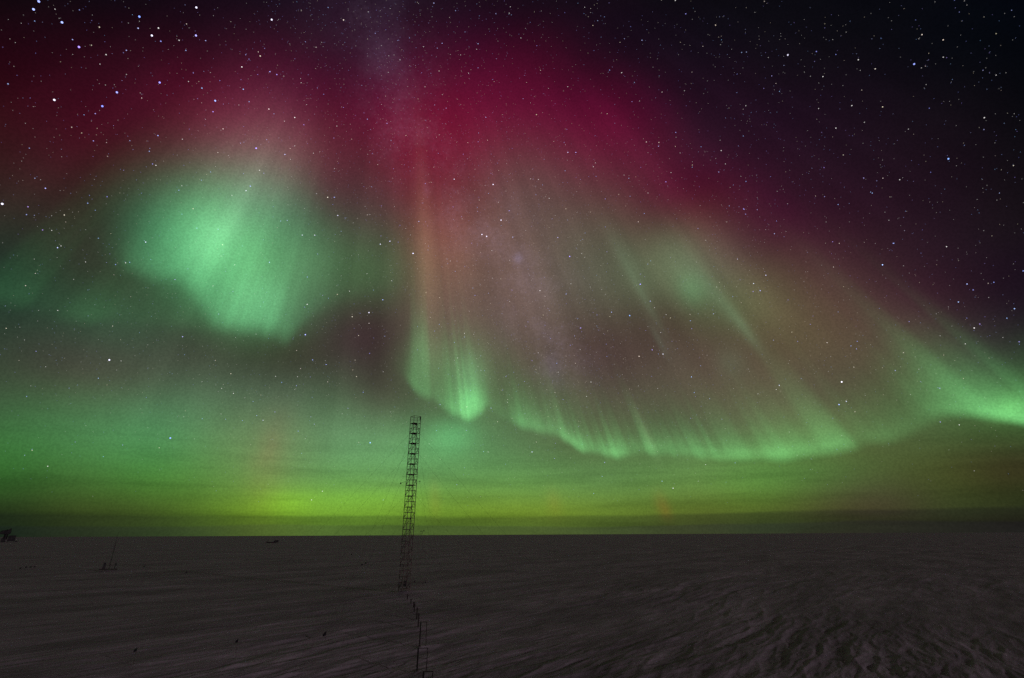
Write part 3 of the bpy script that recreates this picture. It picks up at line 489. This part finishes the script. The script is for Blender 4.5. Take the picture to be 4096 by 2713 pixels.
# ------------------------------------------------------------------ posts and ladder-like frames from the tower to the camera
P_LAB = ['thin dark post closest to the foot of the lattice tower', 'shortest dark post, second out from the tower foot', 'dark post third out from the tower foot',
         'dark post fourth out from the tower foot, close beside the third', 'dark post fifth out from the tower foot', 'tallest single dark post, just behind the farthest railed frame']
for (x, y, h, w), lb in zip(((-15.41, 81.25, .66, .055), (-14., 76.51, .52, .055), (-12.84, 72.32, .6, .06), (-12.05, 68.39, .85, .05), (-10.85, 63.44, 1.17, .065), (-9.72, 58., 1.26, .065)), P_LAB):
    z = gz(x, y); o = empty('cable_post', (x, y, z), random.Random(lb).uniform(-.3, .3)); tag(o, lb, 'post', 'posts leading to the tower')
    MB().box((0, 0, h/2-.2), (w*2, w*2, h+.4), 0, .9).build('post', M_WOOD, o)
    MB().bar((-.1, 0, h*.86), (.1, 0, h*.86), .022).ball((.11, 0, h*.86), .035).build('cable_hook', M_INST, o)
F_LAB = ['tall railed timber frame farthest from the camera, behind two like it', 'middle of the three railed timber frames below the tower', 'nearest railed timber frame, cut by the bottom edge']
for (x, y, w, h, ln, mids), lb in zip(((-8.02, 49.02, .53, 1.85, .03, (.6, .3)), (-6.79, 41.01, .67, 1.45, -.02, (.55,)), (-5.4, 35., .56, 1.34, 0, (.5,))), F_LAB):
    z = min(gz(x, y), gz(x+w, y)); o = empty('railed_frame', (x, y, z), .1); tag(o, lb, 'frame', 'railed frames below the tower')
    MB().box((0, 0, h/2-.25), (.1, .1, h+.5), 0, .85).build('thick_post', M_WOOD, o)
    MB().bar((w+ln, 0, -.5), (w-ln*.5, 0, h-.03), .026).build('thin_post', M_WOOD, o)
    MB().box((w*.52, 0, h-.04), (w*1.1, .045, .045)).build('top_rail', M_WOOD, o)
    for q in mids: MB().bar((.03, .01, h*q+.02), (w, .01, h*q-.02), .014).build('cross_rail', M_WOOD, o)
    MB().bar((.05, -.05, h*.1), (.05, -.055, h*.97), .02).build('cable', M_INST, o)

# ------------------------------------------------------------------ marker flags
def flag(x, y, h, rz, lb, big=1.):
    o = empty('marker_flag', (x, y, gz(x, y)), rz); tag(o, lb, 'flag', 'black marker flags on the snow')
    MB().bar((0, 0, -.3), (.03, .01, h), .012, .009, 5).build('pole', M_BAMBOO, o)
    nx, ny = 5, 4; vs = []
    for i in range(nx+1):
        for j in range(ny+1):
            u, v = i/nx, j/ny
            vs.append((.03-u*.2*big, .045*math.sin(u*5+v*1.5)*u, h-.02-v*.26*big*(1-.35*u)-u*.17*big))
    n = len(vs); vs2 = [(a, b+.006, c) for a, b, c in vs]; fs = []
    for i in range(nx):
        for j in range(ny):
            q = (i*(ny+1)+j, (i+1)*(ny+1)+j, (i+1)*(ny+1)+j+1, i*(ny+1)+j+1); fs += [q, tuple(n+k for k in reversed(q))]
    edge = [j for j in range(ny+1)]+[i*(ny+1)+ny for i in range(1, nx+1)]+[nx*(ny+1)+j for j in range(ny-1, -1, -1)]+[i*(ny+1) for i in range(nx-1, 0, -1)]
    fs += [(edge[k], edge[(k+1) % len(edge)], n+edge[(k+1) % len(edge)], n+edge[k]) for k in range(len(edge))]
    MB().add(vs+vs2, fs).build('flag_cloth', M_CLOTH, o)
flag(-27.84, 42.54, 1.12, .3, 'black flag on a bare pole nearest the lower left corner', .95)
flag(-22.73, 47.22, 1.02, -.2, 'black flag on a bent pole midway between two other flags', 1.)
flag(-17.1, 52.0, .82, .1, 'low black flag closest to the railed frames', 1.35)
for x, y, s, lb in ((-83.44, 139.97, .4, 'lone dark marker on the snow right of the slim mast'), (-113.81, 168.34, .32, 'faint dark marker just right of the slim mast'),
                    (-146.54, 162.37, .4, 'leftmost of four dark markers in a row at far left'), (-147.07, 164.75, .36, 'second from the left of four dark markers in a row'),
                    (-146.77, 165.92, .42, 'third from the left of four dark markers in a row'), (-145.55, 165.83, .4, 'rightmost of four dark markers in a row at far left'),
                    (-78.37, 262.48, .6, 'farthest small dark marker left of the tower, alone'), (-49.33, 182.51, .5, 'upper of two dark markers close left of the tower'),
                    (-47.8, 172.23, .42, 'lower of two dark markers close left of the tower')):
    rr_ = random.Random(lb); o = empty('snow_marker', (x, y, gz(x, y)), rr_.uniform(0, 3)); tag(o, lb, 'marker', 'small dark markers on the snow')
    MB().bar((0, 0, -.3), (.02, 0, s+.1), .03, .025).build('stake', M_WOOD, o)
    MB().box((.06, 0, s*.55), (.42*s/.4, .34, s*.8), .2, .75).build('marker_head', M_CLOTH, o)

# ------------------------------------------------------------------ slim mast with its sledge base
def mast():
    x, y = -110.39, 149.18; o = empty('radio_mast', (x, y, gz(x, y)), -math.atan2(x, y))
    tag(o, 'slim dark mast on a low base with short uprights, far left', 'mast')
    g = MB()
    for k in range(3):
        a = k*2.094; g.bar((.12*math.cos(a), .12*math.sin(a), 0), (.1*math.cos(a), .1*math.sin(a), 7.2), .03, .026, 5)
    for k in range(18):
        z = .4*k
        for q in range(3):
            a, b = q*2.094, (q+1)*2.094; g.bar((.12*math.cos(a), .12*math.sin(a), z), (.115*math.cos(b), .115*math.sin(b), z+.38), .011, .011, 4)
    g.build('lattice_pole', M_CLAD, o)
    MB().bar((0, 0, 7.1), (0, 0, 9.6), .04, .025).build('whip_antenna', M_CLAD, o)
    MB().box((-.1, -.3, .1), (4.2, .16, .2)).box((-.1, .5, .1), (3.8, .16, .2)).build('base_beams', M_WOOD, o)
    MB().box((-1.15, 0, .95), (.75, .1, 1.6), .2, .7).build('panel', M_CLAD, o)
    MB().bar((1.2, 0, 0), (1.28, 0, 1.6), .09, .07).box((1.3, 0, 1.35), (.35, .25, .5)).build('equipment_post', M_CLAD, o)
    for sx in (-1, 1): MB().bar((sx*1.9, .1, .1), (0, 0, 5.2), .01, .01, 4).build('stay_wire', M_WIRE, o)
mast()

# ------------------------------------------------------------------ telescope building at the left edge, low hut on the horizon
def telescope():
    x, y = -933.8, 998.5; o = empty('telescope_building', (x, y, 0), -math.atan2(x, y))
    tag(o, 'black telescope building with a tilted dish on the horizon at left edge', 'building')
    MB().box((-1.2, 0, 6.3), (10.6, 11, 9.6)).box((-1.2, 0, 11.35), (11.1, 11.5, .5)).build('main_block', M_CLAD, o)      # local x: right, y: away, z: up, metres
    for sx in (-5.6, 3.2):
        for sy in (-1, 1): MB().bar((sx, sy*4.6, -.5), (sx, sy*4.6, 1.6), .45).build('stilt', M_CLAD, o)
    MB().box((-11.8, 1, 3.3), (6.4, 9, 6.8)).box((-12., 1, 7.1), (4.6, 6, .9), 0, .6).build('side_block', M_CLAD, o)
    MB().bar((-10.2, 2, 5), (-10.2, 2, 13.8), 3.1, 2.7, 14).build('telescope_pedestal', M_CLAD, o)
    # turned-up shield round the dish, in profile: long low wing to the left, raised lip to the right
    pf = [(-24, 15.4), (-19.6, 17.7), (-16.9, 20.3), (-9.9, 20.9), (-6.4, 24.2), (-5.2, 23.6), (-4.4, 15.8), (-6.3, 13.5), (-14.5, 13.4), (-18.8, 14.2)]
    cx, cz = -11., 17.; n = len(pf); vs = []
    for yy, k in ((-3.2, .86), (-1., 1.), (4.6, 1.), (7.2, .86)): vs += [(cx+(x_-cx)*k, yy, cz+(z_-cz)*k) for x_, z_ in pf]
    fs = [tuple(range(n-1, -1, -1)), tuple(range(3*n, 4*n))]
    for l in range(3): fs += [(l*n+i, l*n+(i+1) % n, (l+1)*n+(i+1) % n, (l+1)*n+i) for i in range(n)]
    MB().add(vs, fs).build('dish_shield', M_CLAD, o)
    # the dish itself, looking up to the left out of the shield
    ax = Vector((-.55, -.2, .81)).normalized(); ux = ax.orthogonal().normalized(); uy = ax.cross(ux); c = Vector((-13.2, 1.5, 18.6)); n = 24; vs = []; fs = []
    rings = (0, 1.5, 2.8, 3.8, 4.5)
    for th in (0, -.5):
        for r in rings:
            for i in range(n):
                tt = 2*math.pi*i/n; vs.append(c+(ux*math.cos(tt)+uy*math.sin(tt))*max(r, .05)+ax*(r*r*.06+th))
    L = len(rings)*n
    for l in (0, 1):
        for a in range(len(rings)-1):
            for i in range(n): fs.append((l*L+a*n+i, l*L+a*n+(i+1) % n, l*L+(a+1)*n+(i+1) % n, l*L+(a+1)*n+i))
    a = (len(rings)-1)*n; fs += [(a+i, a+(i+1) % n, L+a+(i+1) % n, L+a+i) for i in range(n)]
    MB().add(vs, fs).build('dish', M_DISH, o)
    MB().box((6.6, -2, 1.3), (3.4, 3, 1.5)).box((4.6, -2, 2.2), (1.6, 1.2, .6)).build('entrance_stair', M_CLAD, o)
telescope()
def hut():
    x, y = -323., 721.6; o = empty('field_hut', (x, y, 0), -math.atan2(x, y)); tag(o, 'low dark hut on a long sledge deck near the horizon, left of the tower', 'hut')
    MB().box((-2.4, 0, .95), (10.5, 3, .5)).build('sledge_deck', M_WOOD, o)
    for sy in (-1, 1): MB().box((-.4, sy*1.2, .35), (15.5, .35, .7)).build('runner', M_WOOD, o)
    MB().box((4.3, 0, 2.0), (5.4, 3.4, 1.9)).prism([(1.4, -1.9), (7.2, -1.9), (7.2, 1.9), (1.4, 1.9)], 2.96, 3.2).build('cabin', M_CLAD, o)
    MB().box((-6.2, 0, 1.5), (2.2, 2, .7)).build('deck_crate', M_WOOD, o)
hut()

# ------------------------------------------------------------------ stars
STAR_R = 30000.
PX = STAR_R/497.5
def star_mat(name, src):
    mt = bpy.data.materials.new(name); mt.use_nodes = True; nt = mt.node_tree; nt.nodes.clear()
    out = nt.nodes.new('ShaderNodeOutputMaterial'); em = nt.nodes.new('ShaderNodeEmission'); tr = nt.nodes.new('ShaderNodeBsdfTransparent'); ads = nt.nodes.new('ShaderNodeAddShader')
    nt.links.new(tr.outputs[0], ads.inputs[0]); nt.links.new(em.outputs[0], ads.inputs[1]); nt.links.new(ads.outputs[0], out.inputs[0])
    if src == 'object': s = nt.nodes.new('ShaderNodeObjectInfo').outputs['Color']
    else: a = nt.nodes.new('ShaderNodeAttribute'); a.attribute_name = 'star_color'; s = a.outputs['Color']
    nt.links.new(s, em.inputs[0]); em.inputs[1].default_value = .6      # both faces of the ball glow
    mt.cycles.emission_sampling = 'NONE'
    return mt
M_STAR = star_mat('bright_starlight', 'object'); M_STARS = star_mat('starlight', 'attr')
ico = MB().ball((0, 0, 0), 1., 8, 6); smesh = None
rs = random.Random(5)
def tint(r, blue):
    if blue > .6: return (.28+.25*r.random(), .32+.28*r.random(), 1.)
    if blue > .25: return (1., .96, .95)
    return (1., .8+.12*r.random(), .62+.2*r.random())
for x, y, z, mg, lb, ct in NAMED:
    if smesh is None:
        o = ico.build('star', M_STAR); smesh = o.data
    else:
        o = bpy.data.objects.new('star', smesh); COL.objects.link(o)
    dv = Vector((x, y, z)).normalized(); o.location = dv*STAR_R
    s = PX*(.3+.38*mg)*.8/max(dv.dot(F), .3)**.5; o.scale = (s, s, s)
    c = tint(rs, 1. if 'blue' in lb else (.4 if 'pink' not in lb else .3)); k = 1.15*mg
    o.color = (c[0]*k, c[1]*k, c[2]*k*1.3, 1)
    tag(o, lb, ct, 'bright stars')
def field():
    vs, fs, cs = [], [], []
    oct_ = [(1, 0, 0), (-1, 0, 0), (0, 1, 0), (0, -1, 0), (0, 0, 1), (0, 0, -1)]
    of = [(0, 2, 4), (2, 1, 4), (1, 3, 4), (3, 0, 4), (2, 0, 5), (1, 2, 5), (3, 1, 5), (0, 3, 5)]
    def put(dv, size, c):
        n = len(vs); p = dv*STAR_R
        for q in oct_: vs.append((p.x+q[0]*size, p.y+q[1]*size, p.z+q[2]*size)); cs.append((*c, 1))
        fs.extend(tuple(n+i for i in f) for f in of)
    for x, y, z, mg in MIDSTARS:
        dv = Vector((x, y, z)).normalized()
        c = tint(rs, rs.random()*1.9); k = 1.25*mg+.1
        put(dv, PX*(.27+.37*mg), tuple(q*k for q in c))
    # unresolved multitude, denser along the milky band
    band = []
    for a, b in zip(MILKY, MILKY[1:]): band += [Vector(a).lerp(Vector(b), k/5).normalized() for k in range(5)]
    n = 0
    while n < 24000:
        z = rs.uniform(.05, 1.); a = rs.uniform(-math.pi, math.pi)
        if abs(a) > 1.25 and z < .75 and rs.random() < .6: continue
        q = math.sqrt(1-z*z); dv = Vector((math.sin(a)*q, math.cos(a)*q, z))
        dmin = min((dv-b).length for b in band); dens = .4+.6*math.exp(-(dmin/.16)**2)
        dens *= min(1, (z-.03)/.22)
        if rs.random() > dens: continue
        mg = rs.random()**-.62*.05; mg = min(mg, .5)
        c = tint(rs, rs.random()*1.25); k = min(.06+mg*1., .6)
        put(dv, PX*(.27+.25*mg), tuple(w*k for w in c)); n += 1
    me = bpy.data.meshes.new('stars'); me.from_pydata(vs, [], fs); me.materials.append(M_STARS)
    at = me.attributes.new('star_color', 'FLOAT_COLOR', 'POINT'); at.data.foreach_set('color', np.array(cs, np.float32).ravel())
    o = bpy.data.objects.new('stars', me); COL.objects.link(o)
    tag(o, 'countless small white and bluish stars across the whole night sky', 'stars', kind='stuff')
field()
